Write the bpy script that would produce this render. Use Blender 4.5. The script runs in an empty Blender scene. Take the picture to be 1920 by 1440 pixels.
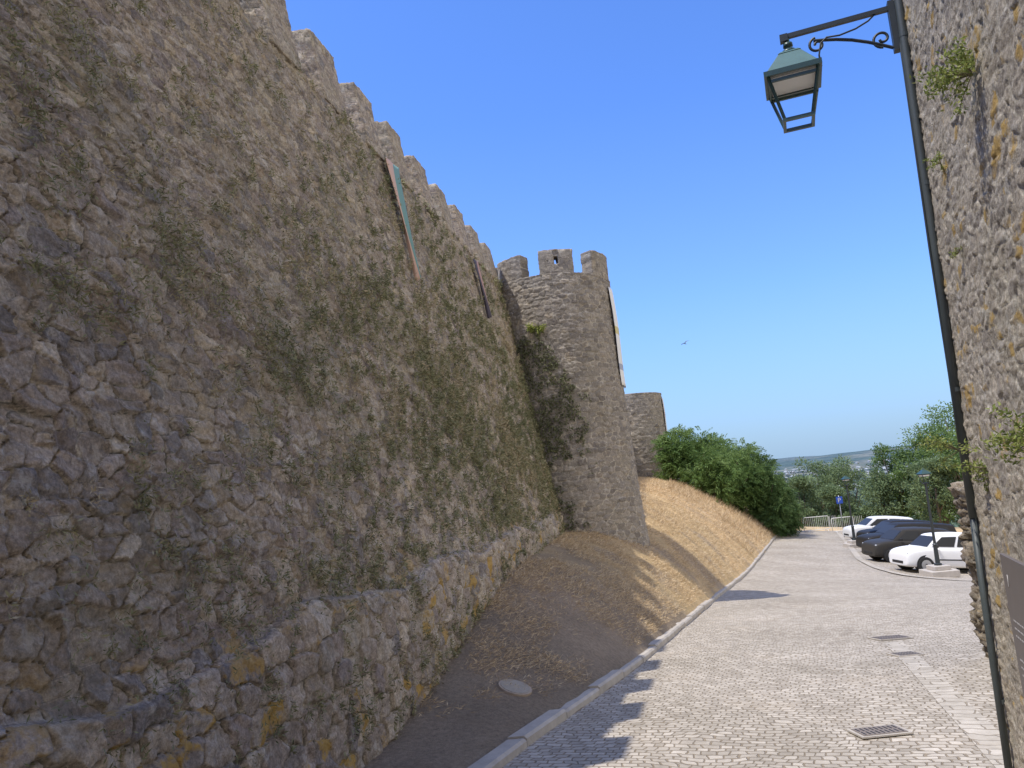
import bpy, math, numpy as np
from mathutils import Vector, Matrix
rng=np.random.default_rng(7)
SC=bpy.context.scene
COL=SC.collection
# ------------------------------------------------------------------ helpers
def fin(o,parent=None,label=None,category=None,kind=None,group=None):
    COL.objects.link(o)
    if parent is not None: o.parent=parent
    if label: o["label"]=label
    if category: o["category"]=category
    if kind: o["kind"]=kind
    if group: o["group"]=group
    return o
def empty(name,mat,**k):
    o=bpy.data.objects.new(name,None); o.empty_display_size=.2
    o.matrix_world=mat
    return fin(o,**k)
def build(name,V,Q,extra=(),mat=None,col=None,colname='st',uv=None,smooth=True):
    V=np.asarray(V,dtype=np.float64); Q=np.asarray(Q,dtype=np.int64)
    me=bpy.data.meshes.new(name)
    me.vertices.add(len(V)); me.vertices.foreach_set('co',V.ravel())
    k=Q.shape[1]
    arrs=[Q.ravel()]; starts=[np.arange(len(Q))*k]; cur=len(Q)*k
    for e in extra:
        arrs.append(np.asarray(e)); starts.append(np.array([cur])); cur+=len(e)
    L=np.concatenate(arrs).astype(np.int32); S=np.concatenate(starts).astype(np.int32)
    me.loops.add(len(L)); me.loops.foreach_set('vertex_index',L)
    me.polygons.add(len(S)); me.polygons.foreach_set('loop_start',S)
    me.update(calc_edges=True); me.validate()
    if smooth: me.polygons.foreach_set('use_smooth',np.ones(len(me.polygons),dtype=bool))
    if col is not None:
        a=me.color_attributes.new(name=colname,type='FLOAT_COLOR',domain='POINT')
        a.data.foreach_set('color',np.asarray(col,dtype=np.float32).ravel())
    if uv is not None:
        u=me.uv_layers.new(name='UVMap')
        li=np.empty(len(me.loops),dtype=np.int32); me.loops.foreach_get('vertex_index',li)
        u.data.foreach_set('uv',np.asarray(uv,dtype=np.float32)[li].ravel())
    if mat: me.materials.append(mat)
    return bpy.data.objects.new(name,me)
class MB:
    def __init__(s): s.v=[]; s.f=[]
    def add(s,vs,fs):
        b=len(s.v); s.v+= [tuple(v) for v in vs]; s.f+=[tuple(i+b for i in f) for f in fs]; return s
    def box(s,c,size,M=None,taper=1.0):
        hx,hy,hz=[a/2 for a in size]; vs=[]
        for z in(-hz,hz):
            t=1 if z<0 else taper
            for x,y in((-hx,-hy),(hx,-hy),(hx,hy),(-hx,hy)):
                p=Vector((x*t,y*t,z)); 
                if M: p=M@p
                vs.append(p+Vector(c))
        return s.add(vs,[(3,2,1,0),(4,5,6,7),(0,1,5,4),(1,2,6,5),(2,3,7,6),(3,0,4,7)])
    def tube(s,pts,rad,n=10,cap=True):
        pts=[Vector(p) for p in pts]
        if not hasattr(rad,'__len__'): rad=[rad]*len(pts)
        vs=[];fs=[]; up=None
        for i,p in enumerate(pts):
            t=(pts[min(i+1,len(pts)-1)]-pts[max(i-1,0)])
            if t.length<1e-9: t=Vector((0,0,1))
            t.normalize()
            if up is None:
                up=Vector((1,0,0)) if abs(t.x)<.8 else Vector((0,1,0))
            a=(up-t*up.dot(t)).normalized(); b=t.cross(a); up=a
            for k in range(n):
                w=2*math.pi*k/n; vs.append(p+(a*math.cos(w)+b*math.sin(w))*rad[i])
        for i in range(len(pts)-1):
            for k in range(n):
                k2=(k+1)%n; fs.append((i*n+k,i*n+k2,(i+1)*n+k2,(i+1)*n+k))
        if cap: fs.append(tuple(range(n-1,-1,-1))); fs.append(tuple((len(pts)-1)*n+k for k in range(n)))
        return s.add(vs,fs)
    def rings(s,rings,cap=True):
        n=len(rings[0]); vs=[p for r in rings for p in r]; fs=[]
        for i in range(len(rings)-1):
            for k in range(n):
                k2=(k+1)%n; fs.append((i*n+k,i*n+k2,(i+1)*n+k2,(i+1)*n+k))
        if cap: fs.append(tuple(range(n-1,-1,-1))); fs.append(tuple((len(rings)-1)*n+k for k in range(n)))
        return s.add(vs,fs)
    def fr(s,c,z0,h0,z1,h1,ang=0,n=4):
        out=[]
        for z,h in((z0,h0),(z1,h1)):
            out.append([(c[0]+h*math.sqrt(2 if n==4 else 1)*math.cos(ang+math.pi/4+2*math.pi*k/n),c[1]+h*math.sqrt(2 if n==4 else 1)*math.sin(ang+math.pi/4+2*math.pi*k/n),c[2]+z) for k in range(n)])
        return s.rings(out)
    def ob(s,name,mat,parent=None,smooth=False,bevel=0,subsurf=0,**k):
        me=bpy.data.meshes.new(name); me.from_pydata([tuple(v) for v in s.v],[],s.f); me.materials.append(mat)
        import bmesh
        bm=bmesh.new(); bm.from_mesh(me); bmesh.ops.recalc_face_normals(bm,faces=bm.faces); bm.to_mesh(me); bm.free()
        if smooth:
            for p in me.polygons: p.use_smooth=True
        o=bpy.data.objects.new(name,me)
        if bevel:
            m=o.modifiers.new('b','BEVEL'); m.width=bevel; m.segments=3; m.limit_method='ANGLE'
        if subsurf:
            m=o.modifiers.new('s','SUBSURF'); m.levels=subsurf; m.render_levels=subsurf
        return fin(o,parent,**k)
# ---- numpy noise
def hsh(a,b,c=0.0):
    x=np.sin(a*127.1+b*311.7+c*74.7)*43758.5453
    return x-np.floor(x)
def vn(x,y,z=0.0,seed=0):
    x=np.asarray(x,float); y=np.asarray(y,float); z=np.zeros_like(x)+z
    xi,yi,zi=np.floor(x),np.floor(y),np.floor(z); xf,yf,zf=x-xi,y-yi,z-zi
    xf,yf,zf=[f*f*(3-2*f) for f in(xf,yf,zf)]
    r=0
    for a in(0,1):
        for b in(0,1):
            for c in(0,1):
                w=(xf if a else 1-xf)*(yf if b else 1-yf)*(zf if c else 1-zf)
                r=r+w*hsh(xi+a,yi+b,zi+c+seed*13.37)
    return r
def fbm(x,y,z=0.0,seed=0,o=3):
    r=0;t=0
    for i in range(o):
        r=r+vn(x*2**i,y*2**i,z*2**i if not np.isscalar(z) or z else 0.0,seed+i)*.5**i; t+=.5**i
    return r/t
def ss(x,a,b):
    t=np.clip((x-a)/(b-a),0,1); return t*t*(3-2*t)
def masonry(U,V,cu,cv,amp,seed=0,warp=.35,gap=.2,pw=2.6,micro=.35,tilt=1.8):
    U=np.asarray(U,float);V=np.asarray(V,float)
    u=U/cu+warp*(vn(U/cu*.9,V/cv*.9,0,seed)-.5)*2+.10*(vn(U/cu*4,V/cv*4,0,seed+2)-.5)
    v=V/cv+warp*(vn(U/cu*.8+31,V/cv*.8,0,seed+5)-.5)*2+.12*(vn(U/cu*4+9,V/cv*4,0,seed+6)-.5)
    gj=np.floor(v)
    b1=np.full(u.shape,9.);b2=np.full(u.shape,9.)
    I=np.zeros(u.shape);J=np.zeros(u.shape);LU=np.zeros(u.shape);LV=np.zeros(u.shape)
    for dj in(-1,0,1):
        j=gj+dj; off=.5*(j%2)
        gi=np.floor(u-off)
        for di in(-1,0,1):
            i=gi+di
            cx=i+off+.5+(hsh(i,j,seed+1)-.5)*.6; cy=j+.5+(hsh(i,j,seed+2)-.5)*.55
            du=u-cx;dv=v-cy
            d=(np.abs(du)**pw+np.abs(dv)**pw)**(1/pw)-.26*hsh(i,j,seed+3)
            c=d<b1
            b2=np.where(c,b1,np.minimum(b2,d))
            I=np.where(c,i,I);J=np.where(c,j,J);LU=np.where(c,du,LU);LV=np.where(c,dv,LV)
            b1=np.where(c,d,b1)
    e=b2-b1
    r1=hsh(I,J,seed+7);r2=hsh(I,J,seed+8);r3=hsh(I,J,seed+9);r4=hsh(I,J,seed+10)
    m=ss(e,.02,gap)
    disp=amp*m*(.25+.9*r3)+amp*1.3*m*(LU*(r2-.5)+LV*(r4-.5))*tilt
    fa=vn((LU+LV*.6)*3.1+r1*50,(LV-LU*.5)*3.1+r2*50,0,seed+30)
    disp=disp+amp*m*.7*(np.round(fa*3)/3-.5)*.5+amp*m*.5*(fa-.5)
    disp=disp+amp*micro*(fbm(U/.05,V/.05,0,seed+20,2)-.5)
    col=np.stack([r1,m,r2,np.ones_like(r1)],-1)
    return disp,col
# ------------------------------------------------------------------ materials
def newmat(name):
    m=bpy.data.materials.new(name); m.use_nodes=True; nt=m.node_tree
    return m,nt,nt.nodes['Principled BSDF']
def N(nt,t,**k):
    n=nt.nodes.new(t)
    for a,b in k.items():
        if a in n.inputs: n.inputs[a].default_value=b
        else: setattr(n,a,b)
    return n
def ramp(nt,stops,interp='LINEAR'):
    n=nt.nodes.new('ShaderNodeValToRGB'); cr=n.color_ramp; cr.interpolation=interp
    while len(cr.elements)<len(stops): cr.elements.new(.5)
    for e,(p,c) in zip(cr.elements,stops):
        e.position=p; e.color=(*c,1) if len(c)==3 else c
    return n
def mix(nt,fac,a,b,mode='MIX'):
    n=nt.nodes.new('ShaderNodeMix'); n.data_type='RGBA'; n.blend_type=mode
    for i,v in((0,fac),(6,a),(7,b)):
        if isinstance(v,bpy.types.NodeSocket): nt.links.new(v,n.inputs[i])
        elif i==0: n.inputs[0].default_value=v
        else: n.inputs[i].default_value=(*v,1)
    return n.outputs[2]
def noise(nt,scale,detail=4,vec=None,rough=.6):
    n=N(nt,'ShaderNodeTexNoise',Scale=scale,Detail=detail,Roughness=rough)
    if vec: nt.links.new(vec,n.inputs['Vector'])
    return n.outputs['Fac']
def maprange(nt,v,a,b,c=0,d=1):
    n=nt.nodes.new('ShaderNodeMapRange'); nt.links.new(v,n.inputs[0])
    n.inputs[1].default_value=a;n.inputs[2].default_value=b;n.inputs[3].default_value=c;n.inputs[4].default_value=d
    return n.outputs[0]
def math_(nt,op,a,b):
    n=nt.nodes.new('ShaderNodeMath'); n.operation=op
    for i,v in((0,a),(1,b)):
        if isinstance(v,bpy.types.NodeSocket): nt.links.new(v,n.inputs[i])
        else: n.inputs[i].default_value=v
    return n.outputs[0]
def ramp_out(nt,v,stops):
    r=ramp(nt,stops); nt.links.new(v,r.inputs[0]); return r.outputs[0]
def stone_mat(name,pal,mortar,lichen=.8,moss=.5,bump=.8,lowlichen=None,joint_shade=.8,green=(.24,.21,.12),grain=1.0,lthr=.50):
    m,nt,P=newmat(name)
    tc=nt.nodes.new('ShaderNodeTexCoord').outputs['Object']
    at=N(nt,'ShaderNodeAttribute',attribute_name='st')
    sp=nt.nodes.new('ShaderNodeSeparateColor'); nt.links.new(at.outputs['Color'],sp.inputs[0])
    R,G,B=sp.outputs
    rp=ramp(nt,[(i/(len(pal)-1),c) for i,c in enumerate(pal)]); nt.links.new(R,rp.inputs[0])
    n1=noise(nt,9,6,tc,.7); n2=noise(nt,60,4,tc,.7); n3=noise(nt,.9,4,tc); n4=noise(nt,4.5,5,tc,.65); n5=noise(nt,28,4,tc,.7)
    c=mix(nt,grain,rp.outputs[0],ramp_out(nt,n1,[(.25,(.68,.66,.65)),(.75,(1.28,1.26,1.2))]),'MULTIPLY')
    mo=mix(nt,n2,tuple(x*.75 for x in mortar),tuple(x*1.2 for x in mortar))
    g2=math_(nt,'SUBTRACT',G,maprange(nt,n4,.5,.68,0,.5))
    c=mix(nt,maprange(nt,g2,.15,.7),mo,c)
    dj=math_(nt,'MULTIPLY',maprange(nt,G,.55,.05),maprange(nt,noise(nt,5,4,tc),.42,.52))
    c=mix(nt,math_(nt,'MULTIPLY',dj,joint_shade),c,tuple(x*.18 for x in mortar))  # crevice shadow between stones painted in as dark joint colour
    c=mix(nt,grain,c,ramp_out(nt,n2,[(.3,(.66,.66,.66)),(.7,(1.3,1.3,1.3))]),'MULTIPLY')
    c=mix(nt,grain,c,ramp_out(nt,n5,[(.32,(.68,.68,.68)),(.68,(1.27,1.27,1.27))]),'MULTIPLY')
    c=mix(nt,math_(nt,'MULTIPLY',maprange(nt,n1,.56,.62),.4*grain),c,(.54,.52,.48))
    if lichen:
        lm=math_(nt,'MULTIPLY',maprange(nt,n4,lthr,lthr+.07),math_(nt,'MULTIPLY',maprange(nt,B,.66,.74),lichen))
        if lowlichen is not None:
            sx=nt.nodes.new('ShaderNodeSeparateXYZ'); nt.links.new(tc,sx.inputs[0])
            lm=math_(nt,'MULTIPLY',lm,maprange(nt,sx.outputs[2],lowlichen+.4,lowlichen-.2,.22,1))
        c=mix(nt,lm,c,mix(nt,n5,(.36,.21,.06),(.56,.39,.12)))
    mm=math_(nt,'MULTIPLY',maprange(nt,n3,.46,.62),moss)
    c=mix(nt,mm,c,green)
    nt.links.new(c,P.inputs['Base Color']); P.inputs['Roughness'].default_value=.93
    P.inputs['Specular IOR Level'].default_value=.15
    b=N(nt,'ShaderNodeBump',Strength=bump,Distance=.025)
    h=math_(nt,'ADD',noise(nt,45,6,tc,.75),math_(nt,'MULTIPLY',n1,1.5)); nt.links.new(h,b.inputs['Height'])
    nt.links.new(b.outputs[0],P.inputs['Normal'])
    return m
def simple(name,c,rough=.6,metal=0,var=.25,scale=14,bump=0,coat=0,spec=.5):
    m,nt,P=newmat(name)
    tc=nt.nodes.new('ShaderNodeTexCoord').outputs['Object']
    n=noise(nt,scale,5,tc)
    lo=tuple(x*(1-var) for x in c);hi=tuple(min(1,x*(1+var)) for x in c)
    nt.links.new(mix(nt,n,lo,hi),P.inputs['Base Color'])
    P.inputs['Roughness'].default_value=rough;P.inputs['Metallic'].default_value=metal
    P.inputs['Coat Weight'].default_value=coat; P.inputs['Specular IOR Level'].default_value=spec
    if bump:
        b=N(nt,'ShaderNodeBump',Strength=bump,Distance=.01); nt.links.new(noise(nt,scale*4,5,tc),b.inputs['Height']); nt.links.new(b.outputs[0],P.inputs['Normal'])
    return m
def leaf_mat(name,stops,trans=.35):
    m,nt,P=newmat(name)
    at=N(nt,'ShaderNodeAttribute',attribute_name='lc')
    sp=nt.nodes.new('ShaderNodeSeparateColor'); nt.links.new(at.outputs['Color'],sp.inputs[0])
    c=ramp_out(nt,sp.outputs[0],stops)
    nt.links.new(c,P.inputs['Base Color']); P.inputs['Roughness'].default_value=.65; P.inputs['Specular IOR Level'].default_value=.25
    if trans>0:
        t=nt.nodes.new('ShaderNodeBsdfTranslucent'); nt.links.new(c,t.inputs[0])
        mx=nt.nodes.new('ShaderNodeMixShader'); mx.inputs[0].default_value=trans
        nt.links.new(P.outputs[0],mx.inputs[1]);nt.links.new(t.outputs[0],mx.inputs[2])
        nt.links.new(mx.outputs[0],nt.nodes['Material Output'].inputs[0])
    return m
def leaves(name,base,d,L,W,mat,tone,**k):
    n=len(base); d=d/np.linalg.norm(d,axis=1,keepdims=True)
    r=rng.normal(size=(n,3)); s=np.cross(d,r); s/=np.linalg.norm(s,axis=1,keepdims=True)+1e-9
    L=np.broadcast_to(L,(n,))[:,None]; W=np.broadcast_to(W,(n,))[:,None]
    V=np.stack([base,base+d*L*.45+s*W*.5,base+d*L,base+d*L*.45-s*W*.5],1).reshape(-1,3)
    Q=np.arange(4*n).reshape(n,4)
    col=np.zeros((n,4,4)); col[:,:,0]=np.asarray(tone)[:,None]; col[:,:,3]=1
    o=build(name,V,Q,mat=mat,col=col.reshape(-1,4),colname='lc',smooth=False)
    return fin(o,**k)
def rdir(n,bias=(0,0,0)):
    d=rng.normal(size=(n,3)); d/=np.linalg.norm(d,axis=1,keepdims=True); return d+np.array(bias)
# ------------------------------------------------------------------ camera / light
p=math.radians(7.37); r=math.radians(5.0)
F=Vector((0,math.cos(p),math.sin(p))); U=Vector((0,-math.sin(p),math.cos(p))); X=Vector((1,0,0))
R_=X*math.cos(r)-U*math.sin(r); U_=X*math.sin(r)+U*math.cos(r)
cam=bpy.data.cameras.new('camera'); co=bpy.data.objects.new('camera',cam); COL.objects.link(co)
co.matrix_world=Matrix(((R_.x,U_.x,-F.x,0),(R_.y,U_.y,-F.y,0),(R_.z,U_.z,-F.z,0),(0,0,0,1)))
cam.sensor_width=36; cam.lens=26.25; cam.clip_end=20000; cam.clip_start=.05
SC.camera=co
sd=Vector((-.44,-.13,1)).normalized()
sun=bpy.data.lights.new('sun','SUN'); sun.energy=4.5; sun.angle=math.radians(.53); sun.color=(1,.94,.84)
so=bpy.data.objects.new('sun',sun); COL.objects.link(so); so.rotation_mode='QUATERNION'; so.rotation_quaternion=(-sd).to_track_quat('-Z','Y')
w=bpy.data.worlds.new('World'); SC.world=w; w.use_nodes=True; nt=w.node_tree
sk=nt.nodes.new('ShaderNodeTexSky'); sk.sky_type='NISHITA'; sk.sun_disc=False
sk.sun_elevation=math.asin(sd.z); sk.sun_rotation=math.atan2(sd.x,sd.y)%(2*math.pi)
sk.air_density=1.0; sk.dust_density=.6; sk.ozone_density=2.0; sk.altitude=200
bg=nt.nodes['Background']
tcw=nt.nodes.new('ShaderNodeTexCoord').outputs['Generated']; sxw=nt.nodes.new('ShaderNodeSeparateXYZ'); nt.links.new(tcw,sxw.inputs[0])
skc=mix(nt,1.0,sk.outputs[0],(.80,1.18,1.92),'MULTIPLY')
hzf=ramp_out(nt,sxw.outputs[2],[(0,(.9,.9,.9)),(.06,(.68,.68,.68)),(.22,(.18,.18,.18)),(.45,(0,0,0))])
skc=mix(nt,hzf,skc,(2.5,3.6,5.0))
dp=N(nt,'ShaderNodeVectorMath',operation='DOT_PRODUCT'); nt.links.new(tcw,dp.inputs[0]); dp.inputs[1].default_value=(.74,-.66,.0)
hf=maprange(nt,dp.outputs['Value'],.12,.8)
skc=mix(nt,hf,skc,(9.0,8.3,7.2))  # warm-white glow added to the unseen sky behind camera, fills the shaded castle wall
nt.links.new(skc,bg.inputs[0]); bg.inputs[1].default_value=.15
SC.view_settings.view_transform='Standard'; SC.view_settings.look='None'; SC.view_settings.exposure=0
# ------------------------------------------------------------------ terrain
_ky=[-40,-8,0,4,6,9.45,16,25.6,49.7,80,2000]; _kx=[-9,-3.4,-1.85,-1.15,-.46,1.05,3.4,6.95,16.2,27.8,770]
def kx(y):
    y=np.asarray(y,float); return sum(np.interp(y+o,_ky,_kx) for o in(-2,-1.2,-.4,.4,1.2,2))/6
def xw(y): return -2.54+.199*np.asarray(y,float)
def zk(y):
    y=np.asarray(y,float); return sum(np.interp(y+o,[-40,0,28,60,70,2000],[2,-1.6,-4.12,-5.56,-6.0,-6]) for o in(-3,-1,1,3))/4
def zw(y):
    y=np.asarray(y,float); return sum(np.interp(y+o,[-40,0,6,8,10.8,17.3,21,35,57,80,2000],[2,-1.5,-2.1,-1.9,-1.35,-1.27,-1.05,-.42,-.6,-2,-6]) for o in(-1.5,-.9,-.3,.3,.9,1.5))/6
def H(x,y):
    x=np.asarray(x,float);y=np.asarray(y,float)
    d=x-kx(y); s=np.interp(y,[8,28],[0,.1])
    right=zk(y)-s*np.clip(d,0,12)-.05*np.clip(d-12,0,20)
    t=np.clip(-d/np.maximum(kx(y)-xw(y),.3),0,1)
    ex=np.interp(y,[9,17,24,34],[1.5,2.0,2.1,1.75])
    bank=zk(y)+.07+(zw(y)-zk(y)-.07)*(1-(1-t)**ex)
    z=np.where(d>0,right,bank)
    q=np.clip(y-64,0,None)+np.clip(d-24,0,None)+np.clip(-x-25,0,None)*.7
    z=z-56*(1-np.exp(-q/260))
    z=z+ss(q,200,900)*(fbm(x/420,y/420,0,3,3)-.5)*34
    D=np.hypot(x,y); z=z+ss(D,2600,5200)*(46+70*(fbm(x/1300,y/1300,0,9,3)-.5))
    return z
def Hf(x,y): return float(H(np.array([x]),np.array([y]))[0])
def axis(lo,hi,step,far,g=1.13):
    a=list(np.arange(lo,hi,step)); s=step;v=a[-1]
    while v<far: s=min(s*g,110); v+=s; a.append(v)
    s=step;v=lo; b=[]
    while v>-far: s=min(s*g,260); v-=s; b.append(v)
    return np.array(b[::-1]+a)
xs=axis(-5,34,.2,9000); ys=axis(-10,66,.25,9000)
GX,GY=np.meshgrid(xs,ys)
def gridQ(ny,nx):
    i=np.arange(ny-1)[:,None]*nx+np.arange(nx-1)[None,:]
    return np.stack([i,i+1,i+nx+1,i+nx],-1).reshape(-1,4)
gz=H(GX,GY); dd=GX-kx(GY)
under=(dd>.1)&(dd<12.2)&(GY<57.8)&(GY>-24)
gz=np.where(under,gz-.1,gz+np.where(GY<120,(fbm(GX/.6,GY/.6,0,2,3)-.5)*.06*ss(-dd,.1,1.0),0))
D=np.hypot(GX,GY)
n1=fbm(GX/1.7,GY/1.7,0,4,3)[...,None]; n2=fbm(GX/.35,GY/.35,0,6,2)[...,None]; n3_=fbm(GX/.9,GY/.9,0,16,3)[...,None]
cstraw=np.array([.63,.46,.26])*(.62+.5*n2+.26*n3_); cdirt=np.array([.38,.30,.225])*(.7+.35*n2+.25*n3_)
m_d=ss(1.75-(n1[...,0]-.5)*1.8-(GY-8)/5,0,1)[...,None]
m_d=np.maximum(m_d,.75*ss(n3_,.56,.66))
cn=cstraw*(1-m_d)+cdirt*m_d
fld=fbm(GX/230,GY/90,0,11,3)[...,None]; f2=fbm(GX/60,GY/30,0,12,3)[...,None]
cf=np.where(fld>.55,np.array([.26,.24,.16]),np.array([.07,.10,.055]))*(.3+1.4*f2)
q=ss(D,75,130)[...,None]
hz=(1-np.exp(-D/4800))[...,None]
cf=cf*(1-hz)+np.array([.09,.14,.19])*hz  # aerial haze painted into the ground colour, bluer with distance
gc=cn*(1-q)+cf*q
mg,nt,P=newmat('ground')
at=N(nt,'ShaderNodeAttribute',attribute_name='st'); tc=nt.nodes.new('ShaderNodeTexCoord').outputs['Object']
c=mix(nt,1.0,at.outputs['Color'],ramp_out(nt,noise(nt,22,6,tc,.75),[(.25,(.6,.6,.6)),(.75,(1.35,1.35,1.35))]),'MULTIPLY')
c=mix(nt,1.0,c,ramp_out(nt,noise(nt,.02,9,tc,.75),[(.35,(.6,.66,.68)),(.65,(1.4,1.33,1.25))]),'MULTIPLY')
nt.links.new(c,P.inputs['Base Color']); P.inputs['Roughness'].default_value=1; P.inputs['Specular IOR Level'].default_value=.05
b=N(nt,'ShaderNodeBump',Strength=.9,Distance=.05); nt.links.new(noise(nt,30,6,tc,.8),b.inputs['Height']); nt.links.new(b.outputs[0],P.inputs['Normal'])
V=np.stack([GX,GY,gz],-1).reshape(-1,3)
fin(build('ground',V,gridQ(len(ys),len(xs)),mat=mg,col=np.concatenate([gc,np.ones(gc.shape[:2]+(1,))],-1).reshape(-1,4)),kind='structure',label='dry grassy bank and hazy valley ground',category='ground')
# ---- road
def sett_mat(name,c1,c2,mo,bw=.10,rh=.08,ms=.008):
    m,nt,P=newmat(name)
    uv=nt.nodes.new('ShaderNodeTexCoord').outputs['UV']
    nz=N(nt,'ShaderNodeTexNoise',Scale=1.3,Detail=3); nt.links.new(uv,nz.inputs['Vector'])
    nz2=N(nt,'ShaderNodeTexNoise',Scale=9,Detail=2); nt.links.new(uv,nz2.inputs['Vector'])
    def off(a,v,amt):
        s=N(nt,'ShaderNodeVectorMath',operation='SUBTRACT'); nt.links.new(v,s.inputs[0]); s.inputs[1].default_value=(.5,.5,.5)
        k=N(nt,'ShaderNodeVectorMath',operation='SCALE'); nt.links.new(s.outputs[0],k.inputs[0]); k.inputs['Scale'].default_value=amt
        t=N(nt,'ShaderNodeVectorMath',operation='ADD'); nt.links.new(a,t.inputs[0]); nt.links.new(k.outputs[0],t.inputs[1]); return t.outputs[0]
    v=off(uv,nz.outputs['Color'],.34); v=off(v,nz2.outputs['Color'],.055)
    br=N(nt,'ShaderNodeTexBrick',offset=.5,squash=1.0)
    br.inputs['Scale'].default_value=1; br.inputs['Mortar Size'].default_value=ms; br.inputs['Mortar Smooth'].default_value=.6
    br.inputs['Brick Width'].default_value=bw; br.inputs['Row Height'].default_value=rh; br.inputs['Bias'].default_value=0
    br.inputs['Color1'].default_value=(*c1,1); br.inputs['Color2'].default_value=(*c2,1); br.inputs['Mortar'].default_value=(*mo,1)
    nt.links.new(v,br.inputs['Vector'])
    c=mix(nt,1.0,br.outputs['Color'],ramp_out(nt,noise(nt,.45,5,uv,.6),[(.3,(.84,.83,.80)),(.7,(1.12,1.12,1.12))]),'MULTIPLY')
    c=mix(nt,1.0,c,ramp_out(nt,noise(nt,7,5,uv,.7),[(.3,(.80,.79,.77)),(.7,(1.15,1.15,1.15))]),'MULTIPLY')
    c=mix(nt,math_(nt,'MULTIPLY',maprange(nt,noise(nt,.9,6,uv,.7),.56,.66),.3),c,(.40,.33,.24))
    nt.links.new(c,P.inputs['Base Color']); P.inputs['Roughness'].default_value=.85; P.inputs['Specular IOR Level'].default_value=.2
    h=math_(nt,'SUBTRACT',math_(nt,'MULTIPLY',noise(nt,26,4,uv),.5),br.outputs['Fac'])
    b=N(nt,'ShaderNodeBump',Strength=.9,Distance=.012); nt.links.new(h,b.inputs['Height']); nt.links.new(b.outputs[0],P.inputs['Normal'])
    return m
mroad=sett_mat('granite_setts',(.37,.33,.275),(.53,.48,.41),(.28,.23,.17))
mslab=sett_mat('granite_slabs',(.44,.40,.34),(.53,.485,.42),(.33,.28,.22),bw=.26,rh=.13)
th=math.atan(.372)
def ruv(x,y): return np.stack([x*math.cos(th)-y*math.sin(th), x*math.sin(th)+y*math.cos(th)],-1)
def sheet(name,yv,dl,dr,nd,lift,mat,xfun=kx,**k):
    T=np.linspace(0,1,nd)[None,:]; Y=yv[:,None]+0*T
    Dd=(dl(yv)[:,None])*(1-T)+(dr(yv)[:,None])*T; Xx=xfun(yv)[:,None]+Dd
    Z=H(Xx,Y)+lift+ (fbm(Xx/2.2,Y/2.2,0,8,2)-.5)*.035
    return fin(build(name,np.stack([Xx,Y,Z],-1).reshape(-1,3),gridQ(len(yv),nd),mat=mat,uv=ruv(Xx,Y).reshape(-1,2)),**k)
one=lambda v:(lambda y:np.full(len(y),float(v)))
sheet('road',np.arange(-24,58,.25),one(.02),one(12),50,0,mroad,kind='structure',label='pale cobbled road running downhill beside bank',category='road')
def gx(y): return 1.24+.34*np.asarray(y,float)
sheet('gutter',np.arange(1,10.5,.2),one(-.12),one(.12),3,.006,mslab,xfun=gx,kind='structure',label='strip of larger pale slabs in the road',category='gutter')
pc=np.array([(22.5,55),(19.2,46),(16.6,39),(14.9,34.5),(14.0,31),(13.7,28.5),(13.9,26),(14.6,23.5),(15.8,21)])
tt=np.linspace(0,len(pc)-1,90); px=np.interp(tt,range(len(pc)),pc[:,0]); py=np.interp(tt,range(len(pc)),pc[:,1])
for _ in range(6): px[1:-1]=(px[:-2]+px[1:-1]*2+px[2:])/4; py[1:-1]=(py[:-2]+py[1:-1]*2+py[2:])/4
tx=np.gradient(px);ty=np.gradient(py);ll=np.hypot(tx,ty);nx,ny=-ty/ll,tx/ll
rows=[]
for o in(-.14,.14): rows.append(np.stack([px+nx*o,py+ny*o,H(px+nx*o,py+ny*o)+.03],-1))
V=np.concatenate(rows); n=len(px); Q=np.stack([np.arange(n-1),np.arange(1,n),np.arange(1,n)+n,np.arange(n-1)+n],-1)
fin(build('parking_edge',V,Q,mat=mslab,uv=V[:,:2]),kind='structure',label='curved flush stone edging of the parking area',category='kerb')
mk=simple('kerb_stone',(.43,.39,.335),.9,var=.4,scale=5,bump=.6)
kb=MB(); y=-6.0
while y<56:
    L=.85+.3*rng.random(); y2=y+L*.93-.018
    rr=[]
    jz=(rng.random()-.5)*.025; jx=(rng.random()-.5)*.02
    for yy in(y,y2):
        x0=float(kx(yy))+jx; z0=float(zk(yy)); rr.append([(x0-.08,yy,z0-.1),(x0+.08,yy,z0-.1),(x0+.078,yy,z0+.065+jz),(x0+.055,yy,z0+.088+jz),(x0-.08,yy,z0+.088+jz)])
    kb.rings(rr); y+=L*.93
kb.ob('kerb',mk,kind='structure',label='row of pale granite kerb stones along the bank',category='kerb')
# ------------------------------------------------------------------ castle wall
pal=[(.235,.195,.175),(.45,.385,.315),(.30,.255,.24),(.53,.455,.365),(.34,.285,.24),(.26,.24,.235),(.48,.41,.335),(.37,.31,.275),(.57,.50,.41),(.275,.245,.23)]
mwall=stone_mat('castle_rubble',pal,(.55,.48,.38),lichen=.95,moss=.22,lowlichen=-.9,joint_shade=.85,green=(.30,.275,.18))
mtow=stone_mat('tower_stone',[(.18,.16,.145),(.31,.28,.245),(.21,.19,.175),(.36,.32,.275),(.26,.235,.21)],(.48,.43,.36),lichen=.1,moss=.12,grain=.6,bump=.6)
def off(z): return np.interp(z,[-3,-2.2,-.86,-.76,5.7],[-.08,0,.12,.17,1.35])
ycol=[-8.0]
while ycol[-1]<2.2: ycol.append(ycol[-1]+.14)
while ycol[-1]<19.6: ycol.append(ycol[-1]+.0020*math.sqrt(ycol[-1]**2+9))
while ycol[-1]<56: ycol.append(ycol[-1]+.28)
WT=4.92
ycol=np.array(ycol); zr=np.arange(-3.0,WT+.001,.0115)
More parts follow.
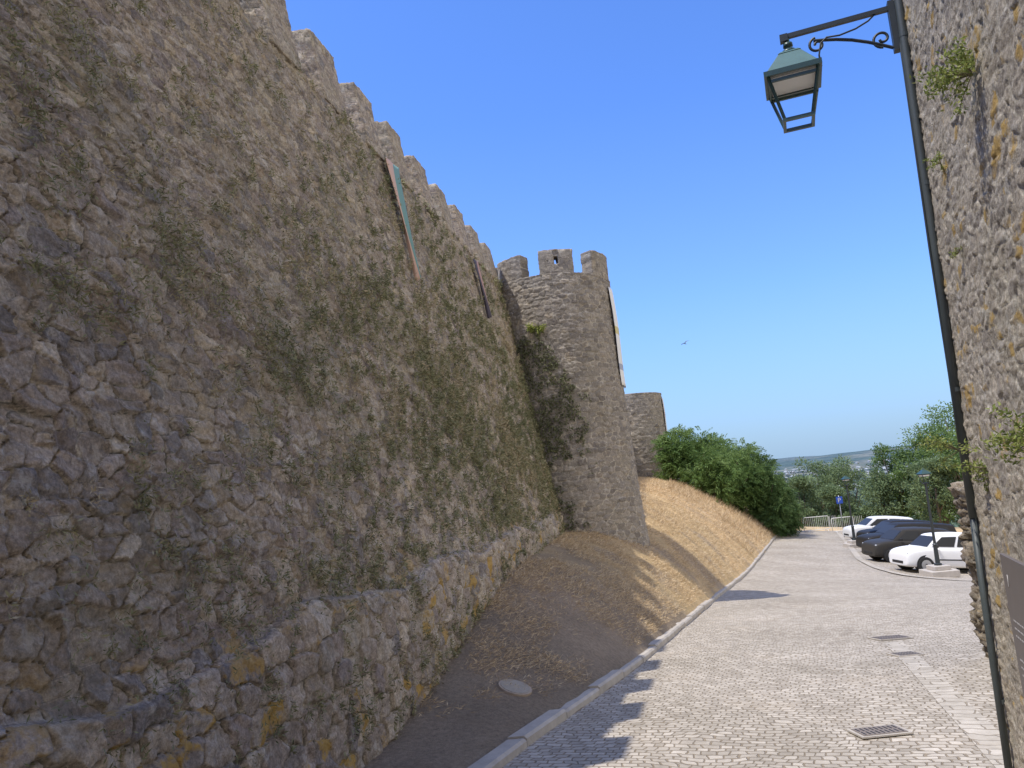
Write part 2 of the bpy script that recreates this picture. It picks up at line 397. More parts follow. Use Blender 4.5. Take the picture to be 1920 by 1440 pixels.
Yg,Zg=np.meshgrid(ycol,zr,indexing='ij')
led=-.82+.22*(vn(Yg*1.1,Yg*0,0,3)-.5)
def wall_surface(Yg,Zg,seed=1):
    d1,c1=masonry(Yg,Zg,.165,.108,.030,seed,gap=.10,warp=.42,tilt=1.2)
    d2,c2=masonry(Yg,Zg,.135,.078,.024,seed+40,gap=.12,warp=.35,tilt=1.2)
    d3,c3=masonry(Yg,Zg,.23,.20,.038,seed+90,gap=.09,warp=.3,pw=4,tilt=1.0)
    mk_=ss(Zg+ (vn(Yg/1.5,Zg/1.5,0,77)-.5)*2,1.9,1.95)
    d=d1*(1-mk_)+d2*mk_; c=c1*(1-mk_[...,None])+c2*mk_[...,None]
    m3=ss(led-Zg,-.01,.01)
    return d*(1-m3)+d3*m3, c*(1-m3[...,None])+c3*m3[...,None]
dsp,cl=wall_surface(Yg,Zg)
big=(fbm(Yg/1.6,Zg/1.2,0,50,3)-.5)*.11+(fbm(Yg/.3,Zg/.25,0,52,2)-.5)*.02
big=big+.075*ss(led-Zg,-.02,.03)*ss(Zg-led,-1.2,-.3)*(.5+.7*vn(Yg*3,Zg*3,0,5))
dd_=dsp+big
nrm=np.array([.97,-.193,.15]); nrm/=np.linalg.norm(nrm)
Pw=np.stack([xw(Yg)-off(Zg),Yg,Zg],-1)+dd_[...,None]*nrm
nc,nz_=Yg.shape
bt=np.stack([xw(ycol)-off(5.0)-1.6,ycol,np.full(nc,WT)],-1)[:,None]; bb=np.stack([xw(ycol)-off(5.0)-1.6,ycol,np.full(nc,-3.0)],-1)[:,None]
ring=np.concatenate([Pw,bt,bb],1); nr=ring.shape[1]
cc=np.concatenate([cl,np.ones((nc,2,4))*np.array([.5,.6,.5,1])],1)
i=np.arange(nc-1)[:,None]*nr+np.arange(nr-1)[None,:]
Qw=np.stack([i,i+nr,i+nr+1,i+1],-1).reshape(-1,4)
wall=fin(build('castle_wall',ring.reshape(-1,3),Qw,extra=[np.arange(nr),np.arange(nr)+(nc-1)*nr],mat=mwall,col=cc.reshape(-1,4)),label='long battered rubble castle wall with dry plants and lichen',category='castle wall')
import bmesh
_bx={}
def boxgrid(n):
    if n not in _bx:
        bm=bmesh.new(); bmesh.ops.create_cube(bm,size=2); bmesh.ops.subdivide_edges(bm,edges=bm.edges[:],cuts=n,use_grid_fill=True)
        bm.verts.ensure_lookup_table()
        _bx[n]=(np.array([v.co[:] for v in bm.verts]),[[v.index for v in f.verts] for f in bm.faces]); bm.free()
    return _bx[n]
def block(name,fn,n,mat,cu,cv,amp,seed,parent=None,uvf=None,rough=.05,**k):
    P0,Fc=boxgrid(n)
    P0=P0.copy(); 
    Pm=fn(P0)
    e=1e-3
    nn=np.sign(P0)*np.abs(P0)**12; 
    Pn=fn(P0+nn*e)-Pm; Pn/=np.linalg.norm(Pn,axis=1,keepdims=True)+1e-12
    uu,vv=(Pm[:,0]+Pm[:,1],Pm[:,2]) if uvf is None else uvf(Pm)
    d,c=masonry(uu,vv,cu,cv,amp,seed,gap=.12,tilt=1)
    d=d+(fbm(Pm[:,0]/.22+seed,Pm[:,1]/.22,Pm[:,2]/.22,seed,2)-.5)*rough*2
    cnt=(np.abs(P0)>.97).sum(1); d=d-rough*.6*(cnt>=2)*(.4+vn(Pm[:,0]*6,Pm[:,1]*6,Pm[:,2]*6,seed))
    Pm=Pm+Pn*d[:,None]
    return fin(build(name,Pm,np.array(Fc),mat=mat,col=c),parent=parent,**k)
y=-6.6; s=0
while y<55.0:
    s+=1
    Lm=.60+.08*hsh(s,2.0); hz_=.84+.08*hsh(s,5.0)
    y0,y1=y,y+Lm
    def fn(P,y0=y0,y1=y1,hz_=hz_):
        yy=(y0+y1)/2+(y1-y0)/2*P[:,1]; zz=WT-.05+(P[:,2]+1)/2*(hz_+.05)
        xx=xw(yy)-off(zz)-.14+P[:,0]*.145+.03
        return np.stack([xx,yy,zz],1)
    if not(17.9<(y0+y1)/2<20.2):
        block('merlon',fn,(28 if y<13 else 16) if 3<y<20 else 6,mwall,.15,.085,.014,60+s,parent=wall,rough=.007)
    y+=Lm+.60+.06*hsh(s,9.0)
# ------------------------------------------------------------------ towers
def tower(name,cx,cy,Rf,z0,z1,nth,nz,cu,cv,amp,seed,label,t0=-math.pi,t1=math.pi,mat=mtow,**k):
    T=np.linspace(t0,t1,nth,endpoint=False); Z=np.linspace(z0,z1,nz)
    Tg,Zg=np.meshgrid(T,Z,indexing='ij'); Rg=Rf(Zg)
    Rm=float(np.mean(Rf(Z))); per=2*math.pi*Rm; cu2=per/round(per/cu)
    d,c=masonry((Tg)*Rm,Zg,cu2,cv,amp,seed,warp=.14,gap=.2,pw=4,tilt=.6,micro=.12)
    R=Rg+d+(fbm(np.cos(Tg)*2+5,np.sin(Tg)*2,Zg/1.0,seed,2)-.5)*.06
    P_=np.stack([cx+R*np.cos(Tg),cy+R*np.sin(Tg),Zg],-1)
    n=nth; idx=np.arange(n)[:,None]*nz+np.arange(nz-1)[None,:]; idx2=((np.arange(n)+1)%n)[:,None]*nz+np.arange(nz-1)[None,:]
    Q=np.stack([idx,idx2,idx2+1,idx+1],-1).reshape(-1,4)
    return fin(build(name,P_.reshape(-1,3),Q,extra=[np.arange(n)*nz+nz-1],mat=mat,col=c.reshape(-1,4)),label=label,category='castle tower',**k)
R1=lambda z: np.interp(z,[-2.2,-1.3,-.3,.8,4.85],[1.82,1.75,1.67,1.62,1.50])
T1=(1.24,19.0)
tw=tower('castle_tower',T1[0],T1[1],R1,-2.6,4.85,480,420,.22,.12,.022,3,'round crenellated stone tower projecting from the castle wall')
def sector(a0,a1,r0,r1,z0,z1,c=T1):
    def fn(P):
        a=(a0+a1)/2+(a1-a0)/2*P[:,0]; rr=(r0+r1)/2+(r1-r0)/2*P[:,1]*-1; z=(z0+z1)/2+(z1-z0)/2*P[:,2]
        return np.stack([c[0]+rr*np.cos(a),c[1]+rr*np.sin(a),z],1)
    return fn
k_=0
tuv=lambda P:(np.arctan2(P[:,1]-T1[1],P[:,0]-T1[0])*1.5,P[:,2])
for (aa,ab) in [(-154,-121),(-103,-71),(-50,-14),(30,62),(76,110),(124,156),(170,196)]:
    k_+=1; a0,a1=math.radians(aa),math.radians(ab)
    if k_==2:
        m_=(a0+a1)/2
        parts=[(a0,m_-.035,4.8,5.44),(m_+.035,a1,4.8,5.44),(m_-.05,m_+.05,5.28,5.445),(m_-.05,m_+.05,4.8,5.08)]
        for (p0,p1,q0,q1) in parts:
            block('merlon',sector(p0,p1,1.16,1.50,q0,q1),14,mtow,.20,.11,.014,200+k_,parent=tw,uvf=tuv,rough=.005)
    else:
        block('merlon',sector(a0,a1,1.16,1.50,4.8,5.42+.07*hsh(k_,3.0)),24,mtow,.20,.11,.016,200+k_,parent=tw,uvf=tuv,rough=.006)
R3=lambda z: np.interp(z,[-2,5.6],[2.6,2.4])
T2=(8.85,57.0)
tw2=tower('castle_tower',T2[0],T2[1],R3,-2.5,5.6,170,170,.46,.27,.04,5,'lower round stone tower farther along the castle wall')
# ------------------------------------------------------------------ right building wall
mr=stone_mat('schist_wall',[(.37,.325,.265),(.47,.415,.34),(.34,.305,.265),(.51,.455,.375),(.42,.37,.305)],(.52,.465,.375),lichen=.9,moss=.15,bump=.7,joint_shade=.3,lthr=.54)
mbr=stone_mat('broken_wall_stone',[(.24,.20,.16),(.34,.29,.225),(.22,.19,.165),(.38,.32,.25)],(.32,.27,.21),lichen=.4,moss=.2,bump=.8,joint_shade=.9,lthr=.56)
yr=np.concatenate([np.arange(-6,2.5,.12),np.arange(2.5,4.57,.006)]); zr2=np.arange(-2.6,4.9,.010)
Yg,Zg=np.meshgrid(yr,zr2,indexing='ij')
d,c=masonry(Yg,Zg,.13,.06,.0065,21,warp=.5,gap=.3,micro=.8); big=(fbm(Yg/.5,Zg/.7,0,70,3)-.5)*.035+(fbm(Yg/.06,Zg/.05,0,71,2)-.5)*.005
nrm=np.array([-.935,.355,0])
rx=lambda y:.935+.38*np.asarray(y,float)
LEAN=.019
Pr=np.stack([rx(Yg)+LEAN*(Zg+2),Yg,Zg],-1)+(d+big)[...,None]*nrm
nc,_=Yg.shape
def backp(z): return np.stack([rx(yr)+.8,yr-.3,np.full(nc,z)],-1)[:,None]
ring=np.concatenate([Pr,backp(4.9),backp(-2.6)],1); nr=ring.shape[1]
cc=np.concatenate([c,np.ones((nc,2,4))*.5],1)
i=np.arange(nc-1)[:,None]*nr+np.arange(nr-1)[None,:]
Q=np.stack([i,i+1,i+nr+1,i+nr],-1).reshape(-1,4)
fin(build('building_wall',ring.reshape(-1,3),Q,extra=[np.arange(nr),np.arange(nr)+(nc-1)*nr],mat=mr,col=cc.reshape(-1,4)),label='rough schist wall with orange lichen and small plants',category='wall')
def fnl(P):
    z=-2.9+(P[:,2]+1)/2*2.42
    x=6.64+P[:,0]*(1.68+.03*np.sin(z*9)); return np.stack([x,8.3+P[:,1]*.4,z],1)
block('broken_wall',fnl,90,mbr,.24,.05,.05,31,rough=.03,label='ragged end of a low broken stone wall',category='wall')
# ------------------------------------------------------------------ metal work
mgreen=simple('green_paint',(.035,.075,.068),.35,var=.3,scale=20)
mroof=simple('green_roof_paint',(.085,.165,.145),.4,var=.25,scale=12)
mdark=simple('dark_iron',(.025,.032,.034),.5,var=.3,scale=20)
mpipe=simple('pipe_paint',(.06,.072,.07),.5,var=.3,scale=6)
mdiff=simple('lamp_diffuser',(.72,.72,.70),.4,var=.05)
PX,PY=2.615,4.50
drain=empty('drainpipe',Matrix.Translation((PX,PY,-2.0)),label='dark green drainpipe fixed to the wall corner',category='drainpipe')
b=MB(); b.tube([(.03,0,1.55),(.06,0,3.2),(LEAN*5.6,0,5.6),(LEAN*7,0,6.9)],.026,14); b.ob('upper_pipe',mpipe,drain,smooth=True)
b=MB(); b.tube([(-.01,0,-.1),(.008,0,.8),(.03,0,1.62)],.020,12); b.ob('lower_pipe',mpipe,drain,smooth=True)
for z in(.5,2.3,3.6,4.6):
    b=MB(); rr_=.029 if z>1.5 else .023; b.tube([(.01+LEAN*z*.9,0,z),(.01+LEAN*z*.9,0,z+.025)],rr_,14); b.box((.05+LEAN*z,-.02,z+.012),(.08,.015,.02)); b.ob('pipe_bracket',mpipe,drain)
cb=MB(); cb.tube([(.075,.02,5.3),(.06,.01,4.4),(.03,.0,3.2),(.02,0,2.0),(.01,0,1.2)],.007,8); cb.ob('cable',mdark,drain,smooth=True)
ang=math.atan2(.355,-.935)
A=empty('wall_lantern',Matrix.Translation((2.67,4.54,2.83))@Matrix.Rotation(ang,4,'Z'),label='green four sided lantern hanging from scrolled iron wall bracket',category='street lamp')
def spiral(cx,cz,r0,turns,a0,sgn,n=26):
    return [(cx+r0*(1-.75*t/n)*math.cos(a0+sgn*turns*2*math.pi*t/n),0,cz+r0*(1-.75*t/n)*math.sin(a0+sgn*turns*2*math.pi*t/n)) for t in range(n+1)]
b=MB(); b.box((.33,0,0),(.70,.028,.03)); b.box((.0,0,-.13),(.035,.06,.34))
b.box((.66,0,-.01),(.05,.045,.05))
pts=[(.02,0,-.27)]+[(.02+.46*t,0,-.27+.19*t+.03*math.sin(math.pi*t)) for t in(.15,.3,.5,.7,.85,1)]
b.tube(pts,.011,8); b.tube(spiral(.46,-.115,.055,1.2,math.pi/2*0.9,-1),.009,8); b.tube(spiral(.075,-.19,.06,1.2,-math.pi/2,1),.009,8)
b.ob('bracket',mdark,A)
b=MB(); b.tube([(.08,.0,.0),(.14,.01,-.05),(.22,.02,-.085),(.32,.02,-.10),(.40,.02,-.09),(.44,.02,-.12),(.46,.02,-.2),(.455,.02,-.28)],.006,8); b.ob('power_cable',mdark,A,smooth=True)
b=MB(); b.tube([(.64,0,z) for z in(0,-.05,-.052,-.075,-.08,-.10,-.105,-.13)],[.014,.014,.03,.032,.018,.018,.045,.06],16); b.ob('finial',mgreen,A,smooth=True)
b=MB(); b.fr((.64,0,0),-.30,.165,-.145,.07); b.fr((.64,0,0),-.145,.075,-.125,.055); b.ob('roof',mroof,A,bevel=.004)
rim=MB()
for sx,sy,lx,ly in((1,0,.02,.36),(-1,0,.02,.36),(0,1,.32,.02),(0,-1,.32,.02)): rim.box((.64+sx*.17,sy*.17,-.315),(lx,ly,.035))
rim.ob('roof_rim',mgreen,A)
b=MB(); b.fr((.64,0,0),-.335,.135,-.305,.15); b.ob('lamp_diffuser',mdiff,A)
b=MB()
for sx in(-1,1):
    for sy in(-1,1):
        b.tube([(.64+sx*.155,sy*.155,-.33),(.64+sx*.085,sy*.085,-.62)],.011,4)
for z,h in((-.62,.09),):
    for sx,sy,lx,ly in((1,0,.02,.2),(-1,0,.02,.2),(0,1,.16,.02),(0,-1,.16,.02)): b.box((.64+sx*h,sy*h,z),(lx,ly,.022))
for z,h in((-.36,.15),):
    for sx,sy,lx,ly in((1,0,.016,.3),(-1,0,.016,.3),(0,1,.28,.016),(0,-1,.28,.016)): b.box((.64+sx*h,sy*h,z),(lx,ly,.02))
b.ob('frame',mgreen,A)
msign=simple('sign_brown',(.15,.13,.12),.5,var=.08)
mwhite=simple('white_print',(.6,.58,.55),.6,var=.05)
mprint=simple('grey_print',(.36,.34,.32),.6,var=.05)
yc=3.20; wd=Vector((.355,.935,0)); wn=Vector((-.935,.355,0))
M=Matrix(((-wd.x,0,wn.x,float(rx(yc))+wn.x*.045),(-wd.y,0,wn.y,yc+wn.y*.045),(0,1,0,-1.28),(0,0,0,1)))
S=empty('information_panel',M,label='dark brown information panel with white text on wall',category='sign')
b=MB(); b.box((0,0,0),(1.15,1.45,.02)); b.ob('panel',msign,S,bevel=.003)
def text(body,size,loc,parent,mat,name,depth=.001):
    cu=bpy.data.curves.new(name,'FONT'); cu.body=body; cu.size=size; cu.extrude=depth; cu.align_x='LEFT'
    o=bpy.data.objects.new('t',cu); COL.objects.link(o); bpy.context.view_layer.update()
    me=bpy.data.meshes.new_from_object(o.evaluated_get(bpy.context.evaluated_depsgraph_get())); bpy.data.objects.remove(o)
    me.materials.clear(); me.materials.append(mat)
    q=bpy.data.objects.new(name,me); q.location=loc; return fin(q,parent)
text('1',.08,(-.50,.58,.0115),S,mwhite,'number')
b=MB()
for k in range(24):
    x=-.50
    if k in(3,4,12): continue
    while x<-.02+ (0 if k%7==6 else .35):
        wl=.015+.04*rng.random(); b.box((x+wl/2,.42-k*.036,.0112),(wl,.007,.002)); x+=wl+.009
b.ob('text_lines',mprint,S)
# ------------------------------------------------------------------ banners
def banner(name,pfun,nu,nv,cols,splits,label,**k):
    m,nt,P=newmat(name+'_cloth')
    uv=nt.nodes.new('ShaderNodeTexCoord').outputs['UV']; sx=nt.nodes.new('ShaderNodeSeparateXYZ'); nt.links.new(uv,sx.inputs[0])
    rp=ramp(nt,[(s_,c_) for s_,c_ in zip(splits,cols)],'CONSTANT'); nt.links.new(sx.outputs[k.pop('ax',0)],rp.inputs[0]); nt.links.new(rp.outputs[0],P.inputs['Base Color']); P.inputs['Roughness'].default_value=.8
    u=np.linspace(0,1,nu);v=np.linspace(0,1,nv); Ug,Vg=np.meshgrid(u,v,indexing='ij')
    P_=pfun(Ug,Vg)
    o=build(name,P_.reshape(-1,3),gridQ(nu,nv),mat=m,uv=np.stack([Ug,Vg],-1).reshape(-1,2))
    sdm=o.modifiers.new('s','SOLIDIFY'); sdm.thickness=.008
    return fin(o,label=label,category='banner')
def bf(y0,wt,wb,zt,zb,o=.11):
    def f(U_,V_):
        z=zt+(zb-zt)*V_; wdt=wt+(wb-wt)*V_**.7
        y=y0+U_*wdt; x=xw(y)-off(z)+o+.03*np.sin(U_*7+V_*3)*(.3+V_)
        return np.stack([x,y,z+.06*U_],-1)
    return f
banner('hanging_banner',bf(10.42,.56,.05,4.86,2.95,.10),14,30,[(.56,.38,.30),(.15,.28,.27)],[0,.6],'muted orange and green cloth banner hanging on the castle wall')
banner('hanging_banner',bf(15.1,.42,.1,4.65,3.35),12,24,[(.07,.06,.08),(.4,.25,.22)],[0,.75],'dark cloth banner hanging on the castle wall')
def tb(c,Rr,a0,wd_,zt,zb,o):
    def f(U_,V_):
        z=zt+(zb-zt)*V_; a=a0+U_*wd_/Rr(zt); rr=Rr(z)+o+.02*np.sin(V_*5)+.03*V_
        return np.stack([c[0]+rr*np.cos(a),c[1]+rr*np.sin(a),z],-1)
    return f
banner('tower_banner',tb(T1,R1,-.48,.8,4.6,2.1,.05),14,26,[(.80,.79,.75),(.62,.54,.26),(.78,.77,.73),(.38,.40,.46),(.80,.79,.75)],[0,.4,.48,.78,.84],'pale printed banner hanging on the round tower',ax=1)
banner('tower_banner',tb(T2,R3,-.42,1.3,5.2,2.6,.10),14,20,[(.74,.71,.68),(.62,.52,.50),(.74,.72,.69)],[0,.4,.55],'pale banner on the farther tower',ax=1)
# ------------------------------------------------------------------ wall plants
mleafw=leaf_mat('wall_plant_leaf',[(0,(.17,.18,.095)),(.45,(.26,.26,.14)),(.75,(.35,.31,.19)),(1,(.45,.37,.25))],0)
mivy=leaf_mat('ivy_leaf',[(0,(.07,.08,.04)),(1,(.19,.20,.10))],0)
mleafg=leaf_mat('fresh_leaf',[(0,(.14,.18,.045)),(.5,(.28,.34,.09)),(1,(.46,.47,.15))],.4)
def wallpt(y,z,o=.06): return np.stack([xw(y)-off(z)+o,y,z],-1)
n=19000; ty=3+16*rng.random(n)**.9; tz=-2+6.9*rng.random(n)
cen=.9-.05*(ty-6)
den=np.exp(-((tz-cen)/1.9)**2)*ss(ty,3.4,9)*.42+.09
den*=.5+.9*ss(fbm(ty/1.8,tz/.45,0,90,3),.44,.6)
keep=rng.random(n)<den; ty,tz=ty[keep],tz[keep]
rad=.025+.055*rng.random(len(ty))**2
for (cy_,cz_,sp_,ct) in [(3.75,2.35,.2,16),(3.9,1.95,.18,10),(4.9,1.75,.22,22),(5.1,1.55,.18,12),(4.35,1.35,.22,14),(3.85,1.2,.18,10),(5.9,1.25,.26,28),(6.1,.95,.25,18),(6.6,1.35,.2,10),(3.2,-1.1,.25,18),(3.9,-.9,.2,9),(5.9,-1.5,.2,10),(5.0,.35,.25,8),(4.2,.25,.2,7),(4.2,2.9,.2,10),(7.6,-1.0,.15,7),(8.6,-.9,.15,6),(6.9,-1.3,.2,7),(4.6,-.75,.5,16),(5.8,-.7,.5,12)]:
    ty=np.concatenate([ty,cy_+rng.normal(size=ct)*sp_]); tz=np.concatenate([tz,cz_+rng.normal(size=ct)*sp_*.7]); rad=np.concatenate([rad,.05+.06*rng.random(ct)])
nl=38; nt_=len(ty)
c0=wallpt(ty,tz,.04+.03*rng.random(nt_))
B_=np.repeat(c0,nl,0); rr=np.repeat(rad,nl); tone=np.clip(np.repeat(fbm(ty/1.5,tz/1.5,0,95,2)*1.0-.1+rng.normal(size=nt_)*.25,nl)+rng.normal(size=nt_*nl)*.16,0,1)
tone[-270*nl:]=np.clip(tone[-270*nl:]-.25,0,1)
d=rdir(len(B_),(.45,0,-.1)); ofs=rng.normal(size=(len(B_),3))*rr[:,None]*np.array([.3,.9,.9]); ofs[:,0]=np.abs(ofs[:,0]); ofs[:,2]-=rr*.6*rng.random(len(B_))
dn=np.hypot(B_[:,1],3)
L=(.018+.03*rng.random(len(B_)))*(.7+dn/16)
leaves('wall_plants',B_+ofs,d,L,L*.24,mleafw,tone,kind='stuff',label='dry green and brown tufts growing on wall',category='wall plants')
n=15000; a2=np.radians(-165+95*rng.random(n)); z2=-1.2+4.8*rng.random(n)
th_=.43+.20*ss(np.degrees(a2),-120,-75)+.10*ss(z2,2.7,3.7); kp=(.6*fbm(a2*2.6,z2/.8,0,34,3)+.4*fbm(a2*9,z2/.22,0,35,2))>th_; a2,z2=a2[kp],z2[kp]
rr=R1(z2)+.03+.03*rng.random(len(a2)); bs=np.stack([T1[0]+rr*np.cos(a2),T1[1]+rr*np.sin(a2),z2],-1)
leaves('ivy',bs,rdir(len(bs),(-.1,-.3,-.5)),.065,.034,mivy,np.clip(rng.random(len(bs)),0,1),kind='stuff',label='dark ivy climbing the round tower beside the wall',category='ivy')
mstem=simple('stem',(.16,.14,.07),.8)
def plant(pos,size,n,label,mat=mleafg,up=.4,ll=.05,bias=(0,0,0)):
    pos=np.array(pos); st=MB(); tips=[]
    for k in range(max(7,n//60)):
        dr=rdir(1,np.array([0,0,up])+np.array(bias))[0]; dr/=np.linalg.norm(dr); ln=size*(.6+.6*rng.random())
        p1=dr*ln*.5+np.array([0,0,.0]); p2=dr*ln+np.array([0,0,-.15*ln]); st.tube([(0,0,0),p1,p2],[.003,.002,.001],5); tips.append((p1,p2))
    E=empty('plant',Matrix.Translation(pos),label=label,category='plant')
    st.ob('stem',mstem,E)
    T=np.array([tips[i%len(tips)][0]*(1-t)+tips[i%len(tips)][1]*t for i,t in zip(range(n),rng.random(n)*1.3-.3)])
    T=T+rng.normal(size=T.shape)*size*.07
    leaves('foliage',T,rdir(n,np.array([0,0,.2])),ll*(.6+.6*rng.random(n)),ll*.35,mat,rng.random(n),parent=E)
wpt=lambda y,z,o=.03:(float(rx(y))+LEAN*(z+2)-.935*o,y+.355*o,z)
plant(wpt(3.15,1.62),.20,900,'yellow green bush growing out of the schist wall',bias=(-.6,.2,0),ll=.028)
plant(wpt(3.12,-.02),.20,900,'yellow green bush growing out of the schist wall',bias=(-.6,.2,0),ll=.028)
plant(wpt(4.0,1.55),.08,180,'small plant rooted in the schist wall',bias=(-.6,.2,0),ll=.02)
plant(wpt(3.9,1.0),.05,90,'small plant rooted in the schist wall',bias=(-.6,.2,0),ll=.016)
plant((PX+.0,PY-.02,-.05),.24,420,'thin leafy plant growing beside the drainpipe',bias=(-.7,-.2,.1),ll=.026)
plant(wpt(4.1,-.15),.17,400,'thin leafy plant growing beside the drainpipe',bias=(-.4,.2,-.2),ll=.026)
a_=math.radians(-112); plant((T1[0]+1.53*math.cos(a_),T1[1]+1.53*math.sin(a_),3.4),.34,420,'yellow green plant rooted in the round tower',bias=(-.1,-.4,0),ll=.08)
# ------------------------------------------------------------------ dry grass
mst=leaf_mat('straw',[(0,(.38,.28,.17)),(.5,(.60,.45,.27)),(1,(.76,.63,.43))],.2)
n=180000; gy=3.5+48.5*rng.random(n)**1.25; t=rng.random(n)
gxp=kx(gy)-.10-(kx(gy)-xw(gy)-.1)*t
kp=(fbm(gxp/.5,gy/.5,0,61,3)*.8+fbm(gxp/2,gy/2,0,66,2)*.5+rng.random(n)*.4)>.76+.40*ss(12-gy,0,5)
gy,gxp=gy[kp],gxp[kp]
bs=np.stack([gxp,gy,H(gxp,gy)+.01],-1); dn=gy
d=rdir(len(gy),(.5,-.1,.15)); d[:,2]=np.abs(d[:,2])*.5
L=(.03+.07*rng.random(len(gy)))*(.7+dn/28)
leaves('dry_grass',bs,d,L,.004+.0003*dn,mst,rng.random(len(gy)),kind='stuff',label='cut golden straw grass on the bank',category='dry grass')
n=14000; gy=33+23*rng.random(n); t=.03+.9*rng.random(n); gxp=kx(gy)-(kx(gy)-xw(gy)-2)*t
kp=fbm(gxp/1.3,gy/1.3,0,62,3)+ss(gy,38,46)*.25+.15*rng.random(n)>.68; gy,gxp=gy[kp],gxp[kp]
d=rdir(len(gy),(0.2,0,1.2))
leaves('tall_dry_grass',np.stack([gxp,gy,H(gxp,gy)],-1),d,.15+.35*rng.random(len(gy)),.022,mst,rng.random(len(gy))*.8,kind='stuff',label='tall dry grass at the crest of the bank',category='dry grass')
# ------------------------------------------------------------------ trees
mbark=simple('bark',(.13,.10,.07),.9,var=.35,scale=6,bump=.6)
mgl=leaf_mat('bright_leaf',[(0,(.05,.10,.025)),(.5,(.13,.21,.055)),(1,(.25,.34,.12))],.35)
mgd=leaf_mat('shaded_leaf',[(0,(.03,.065,.02)),(.5,(.08,.14,.04)),(1,(.16,.235,.08))],.3)  # darker copy of bright_leaf, shade painted into the leaf colour
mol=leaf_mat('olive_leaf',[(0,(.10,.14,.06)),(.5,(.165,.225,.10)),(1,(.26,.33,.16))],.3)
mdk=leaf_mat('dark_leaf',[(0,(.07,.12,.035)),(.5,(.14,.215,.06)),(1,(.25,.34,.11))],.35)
def tree(x,y,h,w,mat,label,nb=26,nleaf=7000,ll=.22,lw=.09,low=.25,name='tree',frond=False,group=None,ztop=None):
    z0=Hf(x,y)-.1
    if ztop is not None: h=(ztop-z0)*1.06
    E=empty(name,Matrix.Translation((x,y,z0)),label=label,category='tree',group=group)
    t=MB(); top=Vector((rng.normal()*.2*w*.3,rng.normal()*.2*w*.3,h*.55))
    t.tube([(0,0,0),(top.x*.3,top.y*.3,h*.2),(top.x,top.y,h*.55)],[h*.03,h*.022,h*.012],9)
    bl=[]
    for k in range(nb):
        a=rng.random()*6.283; rr=math.sqrt(rng.random())*w*.42; zz=h*(low+(1-low)*(.12+.76*rng.random()))
        f=1-((zz/h-.5)/.62)**2; rr*=max(.35,f)
        c=np.array([rr*math.cos(a),rr*math.sin(a),zz]); bl.append((c,w*(.09+.09*rng.random())))
        if k<12: t.tube([(top.x*.4,top.y*.4,h*(.18+.02*k)),tuple((c*.55+np.array([0,0,h*.1]))),tuple(c)],[h*.012,h*.007,h*.002],6)
    t.ob('trunk',mbark,E,smooth=True)
    k=rng.integers(0,nb,nleaf); cs=np.array([b_[0] for b_ in bl])[k]; rs=np.array([b_[1] for b_ in bl])[k]
    u=rdir(nleaf); u[:,2]*=.75; rad=rng.random(nleaf)**.35
    P_=cs+u*(rs*rad*(1+.25*rng.normal(size=nleaf)))[:,None]
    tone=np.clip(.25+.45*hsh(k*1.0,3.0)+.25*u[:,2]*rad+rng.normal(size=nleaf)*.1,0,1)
    if frond:
        m=9; d=u*.8+rdir(nleaf)*.4+np.array([0,0,.25]); d/=np.linalg.norm(d,axis=1,keepdims=True)
        s=np.cross(d,rdir(nleaf)); s/=np.linalg.norm(s,axis=1,keepdims=True)
        q=np.linspace(.15,1,m); FL=.7
        Pp=(P_[:,None,:]+d[:,None,:]*(q*FL)[None,:,None]-np.array([0,0,1])*(q**2*.22)[None,:,None])
        bs=np.concatenate([Pp,Pp],1).reshape(-1,3); sd_=np.concatenate([np.repeat(s[:,None],m,1),-np.repeat(s[:,None],m,1)],1).reshape(-1,3)
        dd2=sd_+np.repeat(d,2*m,0)*.4-np.array([0,0,.25])
        leaves('crown',bs,dd2,ll,lw,mat,np.repeat(tone,2*m),parent=E)
    else:
        leaves('crown',P_,u+rdir(nleaf)*.8,ll*(.6+.8*rng.random(nleaf)),lw,mat,tone,parent=E)
    return E
G='green trees along the top of the bank'
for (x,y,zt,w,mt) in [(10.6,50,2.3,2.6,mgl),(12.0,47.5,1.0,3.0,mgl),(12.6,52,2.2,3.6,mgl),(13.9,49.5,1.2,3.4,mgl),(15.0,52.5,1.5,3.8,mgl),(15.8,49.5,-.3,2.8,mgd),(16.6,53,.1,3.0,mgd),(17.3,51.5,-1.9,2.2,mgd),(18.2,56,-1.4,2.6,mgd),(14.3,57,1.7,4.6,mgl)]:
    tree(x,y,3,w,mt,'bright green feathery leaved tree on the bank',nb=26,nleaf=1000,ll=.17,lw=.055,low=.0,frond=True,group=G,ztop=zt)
for (x,y,zt,w,mt,lb) in [(33.0,84,-.1,6.8,mol,'grey green rounded tree beyond the car park'),(36.6,86,-.4,6.4,mol,'grey green rounded tree beyond the car park'),(30.2,82,-2.0,4.5,mol,'small green tree beyond the road end'),
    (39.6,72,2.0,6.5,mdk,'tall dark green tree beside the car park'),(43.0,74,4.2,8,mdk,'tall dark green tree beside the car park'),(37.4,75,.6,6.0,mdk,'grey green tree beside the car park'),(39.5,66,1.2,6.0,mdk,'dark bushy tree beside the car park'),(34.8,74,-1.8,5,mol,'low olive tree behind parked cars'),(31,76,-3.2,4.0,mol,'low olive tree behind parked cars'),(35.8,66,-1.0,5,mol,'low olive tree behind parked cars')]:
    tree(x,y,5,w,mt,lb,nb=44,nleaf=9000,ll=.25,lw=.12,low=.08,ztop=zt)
n=30000; wy=100+2300*rng.random(n)**1.8; wx=wy*(.28+.40*rng.random(n)); kp=fbm(wx/70,wy/50,0,44,3)>.49; wx,wy=wx[kp],wy[kp]
